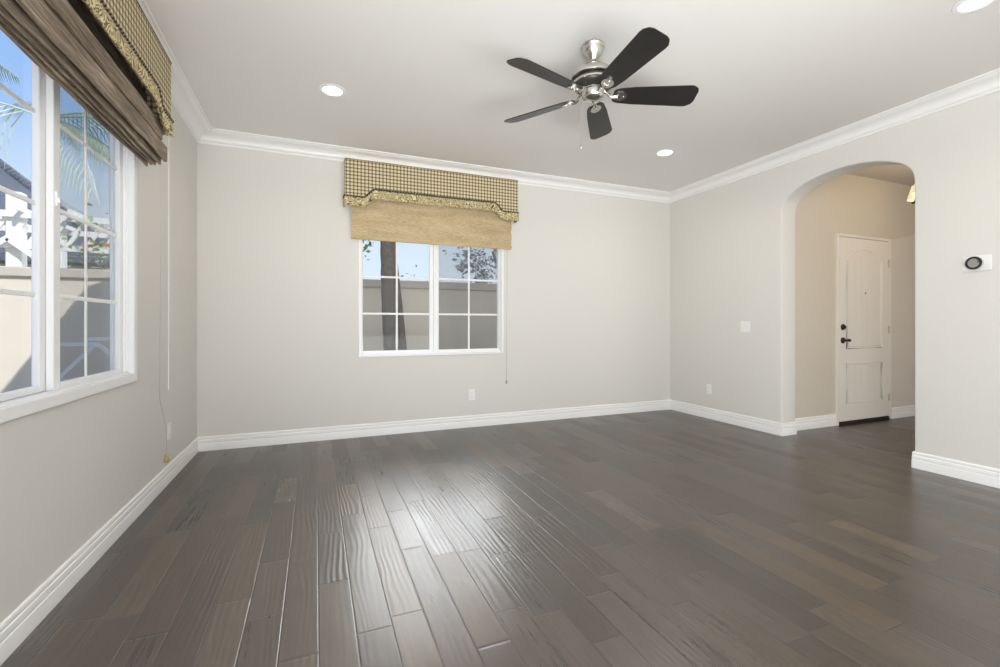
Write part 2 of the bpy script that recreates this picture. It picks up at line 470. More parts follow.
def tag(o, label=None, cat=None, group=None, kind=None):
    if label: o['label'] = label
    if cat: o['category'] = cat
    if group: o['group'] = group
    if kind: o['kind'] = kind
    return o
def struct(o): o['kind'] = 'structure'; return o
def empty(name, loc=(0,0,0), rz=0):
    o = bpy.data.objects.new(name, None); COL.objects.link(o); o.location = loc; o.rotation_euler = (0,0,rz); o.empty_display_size = .1
    return o
def catmull(pts, n=8):
    P = [Vector(p) for p in pts]; out = []
    for i in range(len(P)-1):
        p0 = P[max(i-1,0)]; p1 = P[i]; p2 = P[i+1]; p3 = P[min(i+2, len(P)-1)]
        for k in range(n):
            t = k/n
            out.append(.5*((2*p1) + (-p0+p2)*t + (2*p0-5*p1+4*p2-p3)*t*t + (-p0+3*p1-3*p2+p3)*t**3))
    out.append(P[-1]); return out

# ------------------------------------------------------------------ dimensions
XL, XR, YB, YN, ZC = -.945, 4.22, 4.578, -2.7, 2.745
WT = .094                       # outer wall thickness
RT = .205                       # thickness of the wall with the archway
HX0, HX1, HY0, HY1 = XR+RT, 7.6, -.8, 3.17   # entry hall
WX0, WX1 = .380, 1.898          # rear window, along X
WY0, WY1 = 1.625, 3.135         # side window, along Y
WZ0, WZ1 = .772, 2.36

# floor
m = MB(); m.box(XL-WT, HX1+.1, YN-.1, YB+WT, -.08, 0)
struct(m.build('floor', M['floor']))
# ceiling
m = MB(); m.box(XL, XR, YN, YB, ZC, ZC+.1)
struct(m.build('ceiling', M['ceiling']))
m = MB(); m.box(HX0, HX1, HY0, HY1, ZC, ZC+.1)
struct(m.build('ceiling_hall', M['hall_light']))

def wall_with_hole(name, axis, c0, c1, a0, a1, hole, mat, z1=ZC+.1):
    """axis 'x': wall runs along x at y in [c0,c1]; hole = list of (h0,h1,z0,z1)"""
    m = MB()
    xs = sorted({a0, a1, *[h[0] for h in hole], *[h[1] for h in hole]})
    zs = sorted({0, z1, *[h[2] for h in hole], *[h[3] for h in hole]})
    zs = [z for z in zs if z >= 0]
    nx, nz = len(xs), len(zs)
    solid = {}
    for i in range(nx-1):
        for j in range(nz-1):
            cx = (xs[i]+xs[i+1])/2; cz = (zs[j]+zs[j+1])/2
            solid[i, j] = not any(h[0] < cx < h[1] and h[2] < cz < h[3] for h in hole)
    pt = (lambda a, c, z: (a, c, z)) if axis == 'x' else (lambda a, c, z: (c, a, z))
    vs = [pt(x, c, z) for c in (c0, c1) for x in xs for z in zs]
    idx = lambda s, i, j: s*nx*nz + i*nz + j
    fs = []
    for (i, j), on in solid.items():
        if not on: continue
        for s in (0, 1): fs.append((idx(s,i,j), idx(s,i+1,j), idx(s,i+1,j+1), idx(s,i,j+1)))
        for di, dj, e in ((-1,0,((i,j),(i,j+1))), (1,0,((i+1,j),(i+1,j+1))), (0,-1,((i,j),(i+1,j))), (0,1,((i,j+1),(i+1,j+1)))):
            if not solid.get((i+di, j+dj), False):
                (p, q) = e; fs.append((idx(0,*p), idx(0,*q), idx(1,*q), idx(1,*p)))
    m.add(vs, fs)
    return struct(m.build(name, mat))

wall_with_hole('wall_back', 'x', YB, YB+WT, XL-WT, XR+RT, [(WX0+.006, WX1-.006, WZ0+.006, WZ1-.006)], M['wall'])
wall_with_hole('wall_left', 'y', XL-WT, XL, YN, YB, [(WY0+.006, WY1-.006, WZ0+.006, WZ1-.006), (-2.2, -.4, .0, 2.15)], M['wall'])  # the floor-level hole is an unseen opening added for light
wall_with_hole('wall_near', 'x', YN-WT, YN, XL-WT, XR+RT, [(-.05, 3.35, .2, 2.3)], M['wall'])  # hole made up out of view to let light in

# wall with the archway
AC = 2.540; AW = .530
half = [(0,2.450),(.06,2.4485),(.122,2.444),(.185,2.436),(.245,2.425),(.305,2.408),(.36,2.386),(.41,2.362),(.45,2.338),(.48,2.312),(.503,2.283),(.518,2.25),(.526,2.215),(.530,2.17),(.530,2.10)]
arch = [(AC-AW, 0)] + [(AC-y, z) for y, z in half[::-1]] + [(AC+y, z) for y, z in half[1:]] + [(AC+AW, 0)]
bm = bmesh.new()
outl = [(YN, 0)] + arch + [(YB+WT, 0), (YB+WT, ZC+.1), (YN, ZC+.1)]
va = [bm.verts.new((XR, y, z)) for y, z in outl]
vb = [bm.verts.new((XR+RT, y, z)) for y, z in outl]
bm.faces.new(va); bm.faces.new(vb[::-1])
n = len(outl)
for i in range(n): bm.faces.new((va[i], vb[i], vb[(i+1) % n], va[(i+1) % n]))
bmesh.ops.recalc_face_normals(bm, faces=bm.faces)
ed = []
for i in range(1, 1+len(arch)-1):
    for vv in (va, vb):
        e = bm.edges.get((vv[i], vv[i+1]))
        if e: ed.append(e)
bmesh.ops.bevel(bm, geom=ed, offset=.014, segments=4, affect='EDGES', profile=.5)
for f in bm.faces:
    f.smooth = True
for e in bm.edges:
    if len(e.link_faces) == 2 and e.calc_face_angle(0) > R(30): e.smooth = False
bmesh.ops.triangulate(bm, faces=[f for f in bm.faces if len(f.verts) > 6])
me = bpy.data.meshes.new('wall_right'); bm.to_mesh(me); bm.free(); me.materials.append(M['wall'])
o = bpy.data.objects.new('wall_right', me); COL.objects.link(o); struct(o)

# entry hall walls
DX0, DX1, DZ = 5.226, 6.108, 2.045
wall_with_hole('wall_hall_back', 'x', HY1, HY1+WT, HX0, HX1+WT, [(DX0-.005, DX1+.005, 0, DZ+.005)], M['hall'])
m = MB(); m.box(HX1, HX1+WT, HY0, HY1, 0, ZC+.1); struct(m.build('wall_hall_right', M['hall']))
wall_with_hole('wall_hall_near', 'x', HY0-WT, HY0, HX0, HX1+WT, [(5.2, 6.8, .5, 2.1)], M['hall'])  # opening out of view, added for the hall fill lamp
# lit patch right of the front door, imitated by a pale slant-topped panel
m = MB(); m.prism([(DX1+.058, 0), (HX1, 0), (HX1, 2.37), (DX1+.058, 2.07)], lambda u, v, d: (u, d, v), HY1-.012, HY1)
struct(m.build('lit_patch_panel', M['hall_light']))

# ------------------------------------------------------------------ mouldings
def base_prof(h=.124):
    return [(0,0),(.016,0),(.016,.060),(.0145,.064),(.0115,.066),(.0115,.070),(.014,.073),(.0145,.090),(.013,.096),(.009,.099),(.009,.104),(.0125,.107),(.0125,.116),(.009,.122),(.0045,.1245),(0,.1245)]
_bp = base_prof
def base_prof(): return [(o*.7, z) for o, z in _bp()]
def crown_prof():
    z = ZC
    p = [(0,z-.098),(.010,z-.098),(.013,z-.092),(.013,z-.084),(.022,z-.080),(.026,z-.074)]
    for k in range(7):
        a = k/6*pi/2
        p.append((.030 + .062*(1-cos(a)), z-.070 + .044*sin(a)))
    p += [(.098,z-.024),(.104,z-.020),(.112,z-.018),(.118,z-.011),(.135,z-.010),(.135,z),(0,z)]
    return p
e = 0.0
# each run is its own moulding, mitred at the room corners
def run(name, a, b, prof, m0=-1, m1=-1):
    m = MB(); m.sweep([a, b], prof, side=1, end_dirs=(-m0 if m0 is not None else None, m1 if m1 is not None else None))
    return struct(m.build(name, M['trim'], smooth=True, angle=25))
# travel so that the room lies to the left (counter-clockwise from above)
cp = crown_prof(); bp = base_prof()
run('trim_2', (XR, YB), (XL, YB), cp)            # crown, back wall
run('trim_3', (XL, YB), (XL, YN), cp)            # crown, left wall
run('trim_4', (XR, YN), (XR, YB), cp)            # crown, right wall
run('trim_5', (XL, YN), (XR, YN), cp)
run('baseboard_back', (XR, YB), (XL, YB), bp)
run('baseboard_left', (XL, YB), (XL, -.42), bp, -1, 0)
m = MB(); m.sweep([(XR+RT, AC+AW), (XR, AC+AW), (XR, YB)], bp, side=1, end_dirs=(None, -1))
struct(m.build('baseboard_right', M['trim'], smooth=True, angle=25))
m = MB(); m.sweep([(XR, YN), (XR, AC-AW), (XR+RT, AC-AW)], bp, side=1, end_dirs=(1, None))
struct(m.build('baseboard_near', M['trim'], smooth=True, angle=25))
m = MB(); m.sweep([(DX0-.034, HY1), (HX0, HY1)], bp, side=1)
struct(m.build('baseboard_hall', M['trim'], smooth=True, angle=25))
m = MB(); m.sweep([(HX1, HY1-.012), (DX1+.060, HY1-.012)], bp, side=1)
struct(m.build('baseboard_entry', M['trim'], smooth=True, angle=25))

# ------------------------------------------------------------------ windows (local: x along, +y outdoors, z up)
def window(name, loc, rz, W, H, F, SR, GX=0):
    root = struct(empty(name, loc, rz))
    hw = W/2
    m = MB()          # outer vinyl frame with stepped jamb
    for a0, a1, b0, b1 in [(-hw, -hw+F, 0, H), (hw-F, hw, 0, H), (-hw+F, hw-F, 0, F), (-hw+F, hw-F, H-F, H)]:
        m.cbox(a0, a1, -.012, .092, b0, b1, .003)
    # stepped inner stops and tracks
    for a0, a1, b0, b1 in [(-hw+F-.002, -hw+F+.006, F-.002, H-F), (hw-F-.006, hw-F+.002, F-.002, H-F), (-hw+F, hw-F, F-.002, F+.008)]:
        m.box(a0, a1, .012, .016, b0, b1)
        m.box(a0, a1, .026, .030, b0, b1)
    m.build('window_frame', M['vinyl'], root)
    S_ = .052
    def sash(x0, x1, yf, sl, sr):
        m = MB(); z0, z1 = F+.002, H-F
        d = .025
        for a0, a1, b0, b1 in [(x0, x0+sl, z0, z1), (x1-sr, x1, z0, z1), (x0+sl, x1-sr, z0, z0+.026), (x0+sl, x1-sr, z1-.026, z1)]:
            m.cbox(a0, a1, yf, yf+d, b0, b1, .003)
            
        s = m.build('sash', M['vinyl'], root)
        gx0, gx1, gz0, gz1 = x0+sl, x1-sr, z0+.026, z1-.026
        g = MB(); xc = (gx0+gx1)/2 + (GX if sl > sr*1.01 else 0)
        g.cbox(xc-.010, xc+.010, yf+.012, yf+.018, gz0, gz1, .003)
        for k in (1, 2, 3):
            zc = gz0 + (gz1-gz0)*k/4
            g.cbox(gx0, gx1, yf+.0115, yf+.0185, zc-.010, zc+.010, .003)
        g.build('grille', M['vinyl'], s)
        p = MB(); p.box(gx0-.004, gx1+.004, yf+.0187, yf+.0215, gz0-.004, gz1+.004)
        p.build('pane', M['glass'], s)
        return (x0, x1, z0, z1)
    sash(-hw+F-.004, .010, .064, .022, .056)
    sash(-.008, hw-F+.004, .037, .054, SR)
    q = MB(); q.box(.0, hw-F, .0905, .091, F, H-F); q.build('insect_screen', M['screen'], root)
    q = MB()
    for a0, a1, b0, b1 in [(-.004, .012, F, H-F), (hw-F-.012, hw-F, F, H-F), (.012, hw-F-.012, F, F+.012)]:
        q.box(a0, a1, .089, .0935, b0, b1)
    q.build('screen_frame', M['vinyl'], root)
    # latch on the meeting stile
    q = MB(); q.cbox(.004, .018, .030, .038, .80, .86, .002); q.cbox(.007, .015, .024, .031, .815, .835, .002)
    q.build('latch', M['vinyl'], root)
    return root
window('window_1', ((WX0+WX1)/2, YB, WZ0), 0, WX1-WX0, WZ1-WZ0, .028, .022)
window('window_2', (XL, (WY0+WY1)/2, WZ0), pi/2, WY1-WY0, WZ1-WZ0, .048, .050, -.045)

# ------------------------------------------------------------------ valances
VH = .885; VT = 2.642
def vcurve(x, low=2.294, high=2.378):
    a = abs(x); e0, e1 = VH-.275, VH-.165
    t = min(max((a-e0)/(e1-e0), 0), 1); t = t*t*(3-2*t)
    return high + (low-high)*t - .004*cos(x*2.0)
def valance(loc, rz, depth, label):
    root = tag(empty('valance', loc, rz), label, 'valance')
    xs = [-VH + 2*VH*k/96 for k in range(97)]
    m = MB()
    poly = [(x, vcurve(x)-.03) for x in xs] + [(VH, VT), (-VH, VT)]
    m.prism(poly, lambda u, v, d: (u, d, v), -depth, -depth+.016)
    zb = vcurve(VH)-.03
    m.box(-VH, -VH+.016, -depth+.016, -.001, zb, VT); m.box(VH-.016, VH, -depth+.016, -.001, zb, VT)
    m.box(-VH+.016, VH-.016, -depth+.016, -.001, VT-.018, VT)
    m.build('valance_box', M['gingham'], root)
    # top welt
    m = MB(); m.tube([(-VH, -.004, VT), (-VH, -depth, VT), (VH, -depth, VT), (VH, -.004, VT)], .0045, 6)
    m.build('welt', M['woven_brown'], root)
    # twisted rope
    path = [(-VH-.004, -.002, vcurve(VH)), (-VH-.004, -depth-.006, vcurve(VH))] + [(x, -depth-.006, vcurve(x)) for x in xs[1:-1]] + [(VH+.004, -depth-.006, vcurve(VH)), (VH+.004, -.002, vcurve(VH))]
    P = [Vector(p) for p in path]; cum = [0]
    for i in range(1, len(P)): cum.append(cum[-1] + (P[i]-P[i-1]).length)
    total = cum[-1]; ns = int(total/.0032); i = 0
    m = MB()
    strands = [[], []]
    for k in range(ns+1):
        s = min(total*k/ns, total-1e-6)
        while cum[i+1] < s: i += 1
        t = (P[i+1]-P[i]).normalized(); c = P[i] + t*(s-cum[i])
        b = Vector((0,0,1)); b = (b - t*b.dot(t)).normalized(); a = t.cross(b)
        for j in (0, 1):
            q = 2*pi*s/.026 + j*pi
            strands[j].append(c + (a*cos(q) + b*sin(q))*.0052)
    m.cur = 0; m.tube(strands[0], .0062, 5); m.cur = 1; m.tube(strands[1], .0048, 5)
    m.build('rope_trim', [M['black'], M['woven_brown']], root, smooth=True)
    # gathered paisley band
    m = MB(); N_ = 420; rows = 5
    vs = []; fs = []
    side_n = 14
    cols = []
    for k in range(side_n): cols.append((-VH-.006, -depth*k/side_n - .004, vcurve(VH)))
    for k in range(N_+1):
        x = -VH-.004 + (2*VH+.008)*k/N_; cols.append((x, -depth-.008, vcurve(x)))
    for k in range(side_n): cols.append((VH+.006, -depth*(1-(k+1)/side_n) - .004, vcurve(VH)))
    rr = random.Random(5)
    for c, (x, y, z) in enumerate(cols):
        for r_ in range(rows):
            f = r_/(rows-1)
            wv = .0045*f*sin(c*.83) + .002*f*sin(c*.31+1)
            zz = z - .088*f - .003*f*sin(c*.4)
            front = side_n <= c < len(cols)-side_n
            for layer in (0, 1):
                dd = layer*.004
                vs.append((x + (0 if front else (1 if x > 0 else -1)*(wv-dd)), y + (-(wv) + dd if front else 0), zz))
    nc = len(cols); I = lambda c, r_, l: (c*rows + r_)*2 + l
    for c in range(nc-1):
        for r_ in range(rows-1):
            fs.append((I(c,r_,0), I(c+1,r_,0), I(c+1,r_+1,0), I(c,r_+1,0)))
            fs.append((I(c,r_,1), I(c,r_+1,1), I(c+1,r_+1,1), I(c+1,r_,1)))
        fs.append((I(c,rows-1,0), I(c+1,rows-1,0), I(c+1,rows-1,1), I(c,rows-1,1)))
        fs.append((I(c,0,0), I(c,0,1), I(c+1,0,1), I(c+1,0,0)))
    for c in (0, nc-1):
        for r_ in range(rows-1): fs.append((I(c,r_,0), I(c,r_+1,0), I(c,r_+1,1), I(c,r_,1)))
    m.add(vs, fs)
    m.build('paisley_band', M['paisley'], root, smooth=True)
    m = MB(); m.tube([(x, y-.002, z-.089) for x, y, z in cols[side_n:-side_n:2]], .0045, 5)
    m.build('edge_cord', M['paisley'], root, smooth=True)
    return root
valance((1.134, YB, 0), 0, .122, 'checked tan valance over the smaller back wall window under the crown moulding')
valance((XL, 2.345, 0), pi/2, .147, 'checked tan valance over the left wall window, cut off by the frame')

# ------------------------------------------------------------------ woven shades
# back wall: let down flat
root = tag(empty('roman_shade', (1.134, YB, 0)), 'light tan woven grass shade hanging flat below the back wall valance', 'window shade')
m = MB(); nx_, nz_ = 60, 40; x0, x1, z0, z1 = -.823, .838, 1.912, 2.60
vs = []; fs = []
rr = random.Random(2)
eg = [rr.uniform(-.003, .004) for _ in range(nz_+1)]
for layer in (0, 1):
    for i in range(nx_+1):
        for j in range(nz_+1):
            x = x0 + (x1-x0)*i/nx_; z = z0 + (z1-z0)*j/nz_
            if i == nx_: x += eg[j] + .006*max(0, sin(j*1.1))
            y = -.045 + layer*.006 + .0025*sin(z*45) + .0015*sin(x*5+z*7)
            zz = z - (.006*(x-x0)/(x1-x0) if j == 0 else 0)
            vs.append((x, y, zz))
K = (nx_+1)*(nz_+1); I = lambda l, i, j: l*K + i*(nz_+1) + j
for i in range(nx_):
    for j in range(nz_):
        fs.append((I(0,i,j), I(0,i+1,j), I(0,i+1,j+1), I(0,i,j+1))); fs.append((I(1,i,j), I(1,i,j+1), I(1,i+1,j+1), I(1,i+1,j)))
    fs.append((I(0,i,0), I(0,i+1,0), I(1,i+1,0), I(1,i,0))); fs.append((I(0,i,nz_), I(1,i,nz_), I(1,i+1,nz_), I(0,i+1,nz_)))
for j in range(nz_):
    fs.append((I(0,0,j), I(0,0,j+1), I(1,0,j+1), I(1,0,j))); fs.append((I(0,nx_,j), I(1,nx_,j), I(1,nx_,j+1), I(0,nx_,j+1)))
m.add(vs, fs); m.build('woven_panel', M['woven_tan'], root, smooth=True)
m = MB(); m.cbox(x0, x1+.004, -.040, -.024, 1.908, 1.945, .004); m.build('bottom_hem', M['woven_tan'], root)
m = MB(); m.cbox(x0, x1, -.038, -.002, 2.58, 2.61, .003); m.build('headrail', M['vinyl'], root)
m = MB(); m.tube([(.788, -.052, 2.30), (.788, -.053, 1.9), (.788, -.04, 1.2), (.788, -.035, .49)], .0013, 6); cd = m.build('pull_cord', M['grey_cord'], root)
m = MB(); m.lathe([(.002,.0),(.005,-.006),(.008,-.022),(.009,-.038),(.0065,-.042)], 12, (.788,-.035,.49)); m.build('cord_tassel', M['grey_cord'], cd, smooth=True)

# left wall: drawn up in a stack of folds
root = tag(empty('roman_shade', (XL, 2.345, 0), pi/2), 'brown woven wood shade drawn up in folds over the left wall window', 'window shade')
def fold(yc, wd, zb, zt, x0, x1, lean, seed, tex=M['woven_brown']):
    rr = random.Random(seed); m = MB()
    prof = []
    nb = 7
    for k in range(nb):            # rounded bottom
        a = -pi*k/(nb-1)
        prof.append((yc - lean*0 - wd/2*cos(a)*1.0, zb + wd*.42 + wd*.42*sin(a)))
    h = zt - zb
    prof2 = [(yc + wd*.42, zb + h*.35), (yc + wd*.22 + lean, zb + h*.75), (yc + lean + .004, zt), (yc + lean - .004, zt), (yc - wd*.25 + lean, zb + h*.75), (yc - wd*.46, zb + h*.35)]
    pr = prof + prof2
    nseg = 60; vs = []; fs = []; k = len(pr)
    ph = rr.uniform(0, 6)
    for i in range(nseg+1):
        x = x0 + (x1-x0)*i/nseg
        dz = .0025*sin(x*6+ph) + .0015*sin(x*17+ph*2); dy = .002*sin(x*9+ph)
        for (y, z) in pr:
            f = 1 - min(max((z-zb)/h, 0), 1)
            vs.append((x, y + dy*f, z + dz*f))
    for i in range(nseg):
        for a in range(k):
            b = (a+1) % k; fs.append((i*k+a, (i+1)*k+a, (i+1)*k+b, i*k+b))
    fs.append(tuple(range(k))[::-1]); fs.append(tuple(range(nseg*k, (nseg+1)*k)))
    m.add(vs, fs)
    return m.build('fold', tex, root, smooth=True, angle=50)
XE = .812
fold(-.121, .016, 2.150, 2.40, -.80, XE-.012, .070, 1)
fold(-.138, .018, 2.032, 2.27, -.80, XE, .085, 2)
fold(-.112, .013, 2.010, 2.16, -.80, XE-.003, .050, 3)
fold(-.090, .012, 2.004, 2.15, -.80, XE-.006, .048, 4)
fold(-.070, .012, 2.000, 2.14, -.80, XE-.004, .042, 5)
fold(-.050, .011, 1.992, 2.14, -.80, XE-.008, .034, 6)
m = MB(); m.box(-.80, XE-.012, -.100, -.094, 2.36, 2.60); m.build('woven_panel', M['woven_brown'], root)
m = MB(); m.cbox(-.80, XE-.012, -.092, -.03, 2.57, 2.61, .003); m.build('headrail', M['vinyl'], root)
# tilt wand and pull cord hang at the window's far end
CX = .792
m = MB(); m.tube([(CX+.012, -.156, 2.20), (CX+.014, -.155, 1.5), (CX+.014, -.154, .715)], .0028, 8); m.build('wand', M['white_cord'], root, smooth=True)
pts = catmull([(CX-.022,-.128,2.1),(CX-.024,-.127,1.7),(CX-.024,-.124,1.2),(CX-.026,-.120,.80),(CX-.014,-.120,.66),(CX+.012,-.135,.54),(CX+.016,-.143,.42),(CX+.016,-.144,.345)], 8)
m = MB(); m.tube(pts, .0015, 6); cd = m.build('pull_cord', M['grey_cord'], root, smooth=True)
m = MB(); m.lathe([(.003,.002),(.007,-.003),(.012,-.016),(.009,-.023),(.013,-.030),(.015,-.046),(.011,-.052)], 14, (CX+.016,-.144,.345)); m.build('cord_tassel', M['tassel'], cd, smooth=True)

# ------------------------------------------------------------------ ceiling fan
FX, FY = 1.523, 2.283
fan = tag(empty('ceiling_fan', (FX, FY, 0)), 'ceiling fan with brushed nickel motor and five black blades', 'ceiling fan')
m = MB(); m.lathe([(.064,ZC),(.069,ZC-.004),(.070,ZC-.012),(.066,ZC-.018),(.064,ZC-.024),(.062,ZC-.034),(.052,ZC-.055),(.038,ZC-.074),(.026,ZC-.088),(.020,ZC-.098),(.016,ZC-.100)], 40)
m.build('canopy', M['nickel'], fan, smooth=True)
m = MB(); m.lathe([(.0125,ZC-.088),(.0125,2.618)], 20); m.build('downrod', M['nickel'], fan, smooth=True)
m = MB(); m.lathe([(.018,2.632),(.024,2.628),(.028,2.618),(.060,2.613),(.092,2.600),(.114,2.582),(.126,2.564),(.130,2.552),(.128,2.545),(.120,2.541),(.110,2.539)], 48)
mt = m.build('motor_housing', M['nickel'], fan, smooth=True)
m = MB(); m.lathe([(.104,2.540),(.117,2.534),(.119,2.522),(.116,2.506),(.106,2.492),(.084,2.484),(.060,2.482)], 48)
m.build('motor_band', M['darkmetal'], fan, smooth=True)
m = MB(); m.lathe([(.112,2.521),(.1225,2.519),(.1235,2.514),(.1225,2.509),(.112,2.507)], 48); m.f = m.f[:-2]; m.m = m.m[:-2]
m.build('motor_ring', M['nickel'], fan, smooth=True)
m = MB(); m.lathe([(.050,2.486),(.066,2.484),(.072,2.478),(.072,2.472),(.067,2.467),(.067,2.450),(.064,2.436),(.054,2.424),(.036,2.416),(.014,2.413),(.010,2.407),(.004,2.404)], 40)
m.build('switch_housing', M['nickel'], fan, smooth=True)
BL0, BL1, BZ = .118, .614, 2.446
outline = []
hw0, hw1 = .040, .068
pts2 = [(BL0, -.032), (BL0+.010, -.045), (BL0+.035, -.055), (BL0+.12, -.065), (BL1-.06, -.080), (BL1-.038, -.078), (BL1-.010, -.060), (BL1, -.038)]
outline = pts2 + [(x, -y) for x, y in pts2[::-1]]
for k in range(5):
    a = R(-93.5 + 72*k)
    rot = Matrix.Rotation(a, 4, 'Z') @ Matrix.Translation((0,0,BZ)) @ Matrix.Rotation(R(-17), 4, 'X')
    m = MB(); m.prism(outline, lambda u, v, d: tuple(rot @ Vector((u, v, d))), 0, .006)
    bl = m.build('blade', M['blade'], fan, bevel=.0015)
    # blade iron: curved arm from the motor to an oval plate under the blade root
    m = MB()
    arm = catmull([(.066,0,.034),(.085,0,.022),(.100,.0,.002),(.118,0,-.008),(.140,0,-.006)], 5)
    m.tube([rot @ p for p in arm], [.009]*len(arm), 8)
    pl = [(.160 + .042*cos(2*pi*q/24), .034*sin(2*pi*q/24)) for q in range(24)]
    m.prism(pl, lambda u, v, d: tuple(rot @ Vector((u, v, d))), -.007, .0)
    for (sx_, sy_) in ((.146, .012), (.146, -.012), (.180, 0)):
        q8 = [(sx_ + .004*cos(2*pi*q/8), sy_ + .004*sin(2*pi*q/8)) for q in range(8)]
        m.prism(q8, lambda u, v, d: tuple(rot @ Vector((u, v, d))), -.010, -.007)
    m.build('blade_iron', M['nickel'], bl, smooth=True)
cxy = (-.052, .030)
m = MB(); m.tube([(cxy[0], cxy[1], 2.445), (cxy[0]-.008, cxy[1]+.004, 2.43), (cxy[0]-.010, cxy[1]+.004, 2.16)], .0014, 6)
ch = m.build('pull_chain', M['nickel'], fan)
m = MB(); m.lathe([(.002,.0),(.004,-.006),(.0045,-.018),(.002,-.022)], 10, (cxy[0]-.010, cxy[1]+.004, 2.16)); m.build('chain_fob', M['nickel'], ch, smooth=True)

# ------------------------------------------------------------------ recessed lights
def downlight():
    r = empty('recessed_light', (0, 0, ZC))
    m = MB(); m.lathe([(.064,-.0005),(.066,-.006),(.088,-.004),(.090,-.0005)], 40); m.f = m.f[:-2]; m.m = m.m[:-2]
    m.build('trim_ring', M['trim'], r, smooth=True)
    m = MB(); m.lathe([(.066,-.0005),(.064,-.0045),(.001,-.0050)], 40); m.build('lens', M['lamp'], r)
    return r
lamp0 = downlight()
spots = [(.108, 3.411, 'recessed ceiling light nearest the left window'), (3.111, 3.441, 'recessed ceiling light in front of the right back corner'),
         (3.138, 1.235, 'recessed ceiling light cut by the top right of the frame')]
for i, (x, y, lb) in enumerate(spots):
    if i == 0: r = lamp0
    else:
        r = lamp0.copy(); COL.objects.link(r)
        for c in list(lamp0.children):
            d = c.copy(); COL.objects.link(d); d.parent = r
    r.location = (x, y, ZC)
    tag(r, lb, 'ceiling light', 'recessed lights in the ceiling')
    ld = bpy.data.lights.new('downlight_lamp', 'AREA'); ld.shape = 'DISK'; ld.size = .12; ld.energy = 4; ld.color = (1, .94, .86); ld.spread = R(150)
    lo = bpy.data.objects.new('downlight_lamp', ld); COL.objects.link(lo); lo.location = (x, y, ZC-.012)

# ------------------------------------------------------------------ electrical plates (local: x along wall, -y into room)
def plate_mesh(w_, h_, root):
    m = MB(); m.cbox(-w_/2, w_/2, -.006, 0, -h_/2, h_/2, .0025); return m.build('cover_plate', M['plate'], root)
def outlet(loc, rz, label):
    r = tag(empty('power_outlet', loc, rz), label, 'outlet', 'wall outlets')
    plate_mesh(.072, .116, r)
    for dz in (.021, -.021):
        m = MB(); pl = [(.0165*cos(a_)*1.0, max(-.0125, min(.0125, .0165*sin(a_)))) for a_ in [2*pi*q/24 for q in range(24)]]
        m.prism(pl, lambda u, v, d: (u, d, v+dz), -.0085, -.006)
        s = m.build('socket', M['plate'], r)
        m = MB(); m.box(-.0075,-.0055,-.0088,-.0085,dz-.004,dz+.005); m.box(.0055,.0075,-.0088,-.0085,dz-.004,dz+.005); m.box(-.002,.002,-.0088,-.0085,dz-.010,dz-.007)
        m.build('socket_slots', M['slot'], s)
    m = MB(); m.prism([(.003*cos(2*pi*q/10), .003*sin(2*pi*q/10)) for q in range(10)], lambda u, v, d: (u, d, v), -.0072, -.006); m.build('screw', M['plate'], r)
outlet((1.533, YB, .342), 0, 'white double socket outlet low on the back wall under the window')
outlet((XR, 3.950, .340), -pi/2, 'white double socket outlet low on the right wall left of the arch')
outlet((XL, 3.770, .352), pi/2, 'white double socket outlet low on the left wall beside the cord tassel')
r = tag(empty('light_switch', (XR, 3.472, 1.064), -pi/2), 'white double rocker light switch on the right wall beside the arch', 'light switch')
plate_mesh(.118, .118, r)
for dx_ in (-.023, .023):
    m = MB(); m.cbox(dx_-.0165, dx_+.0165, -.0085, -.006, -.033, .033, .001)
    s = m.build('rocker', M['plate'], r)
    m = MB(); m.prism([(-.0085,-.030),(-.0115,.030),(-.0085,.030)], lambda u, v, d: (d, u, v), dx_-.014, dx_+.014); m.build('paddle', M['plate'], s)
# thermostat
r = tag(empty('thermostat', (XR, 1.655, 1.512), -pi/2), 'round black ringed thermostat on a white plate right of the arch', 'thermostat')
m = MB(); m.cbox(-.074, .074, -.005, 0, -.052, .052, .003); m.build('wall_plate', M['plate'], r)
def disc(prof, name, mat, par, cx=-.004):
    m = MB(); m.lathe([(r_*1.1, z_*1.15) for r_, z_ in prof], 48)
    m.v = [(cx + x, -z, y) for x, y, z in m.v]
    return m.build(name, mat, par, smooth=True)
M['chrome'] = plain('mirror_steel', (.75, .75, .75), .06, metal=1)
M['blackglass'] = plain('black_glass', (.006, .006, .007), .05, spec=1)
b = disc([(.036,.005),(.036,.010),(.040,.012),(.0415,.020),(.0415,.028),(.039,.031)], 'dial', M['chrome'], r)
disc([(.0385,.0300),(.0405,.0325),(.039,.0345),(.028,.0345),(.027,.0330)], 'black_ring', M['blackglass'], b)
disc([(.0275,.0325),(.0275,.0338),(.015,.0344),(.001,.0346)], 'display_face', M['chrome'], b)

# ------------------------------------------------------------------ entry door
door = struct(empty('door_1', ((DX0+DX1)/2, HY1, 0)))
DW = DX1-DX0; hd = DW/2
m = MB()
J = .034
m.cbox(-hd-J, -hd, -.020, .10, 0, DZ+.030, .003); m.cbox(hd, hd+.058, -.020, .10, 0, DZ+.030, .003)
m.cbox(-hd, hd, -.020, .10, DZ, DZ+.030, .003)
m.box(-hd, -hd+.012, .020, .06, 0, DZ); m.box(hd-.012, hd, .020, .06, 0, DZ); m.box(-hd, hd, .020, .06, DZ-.012, DZ)
m.build('door_frame', M['door'], door)
m = MB(); l0, l1, lz0, lz1 = -hd+.004, hd-.004, .040, DZ-.006
m.cbox(l0, l1, -.022, .018, lz0, lz1, .002)
leaf = m.build('door_leaf', M['door'], door)
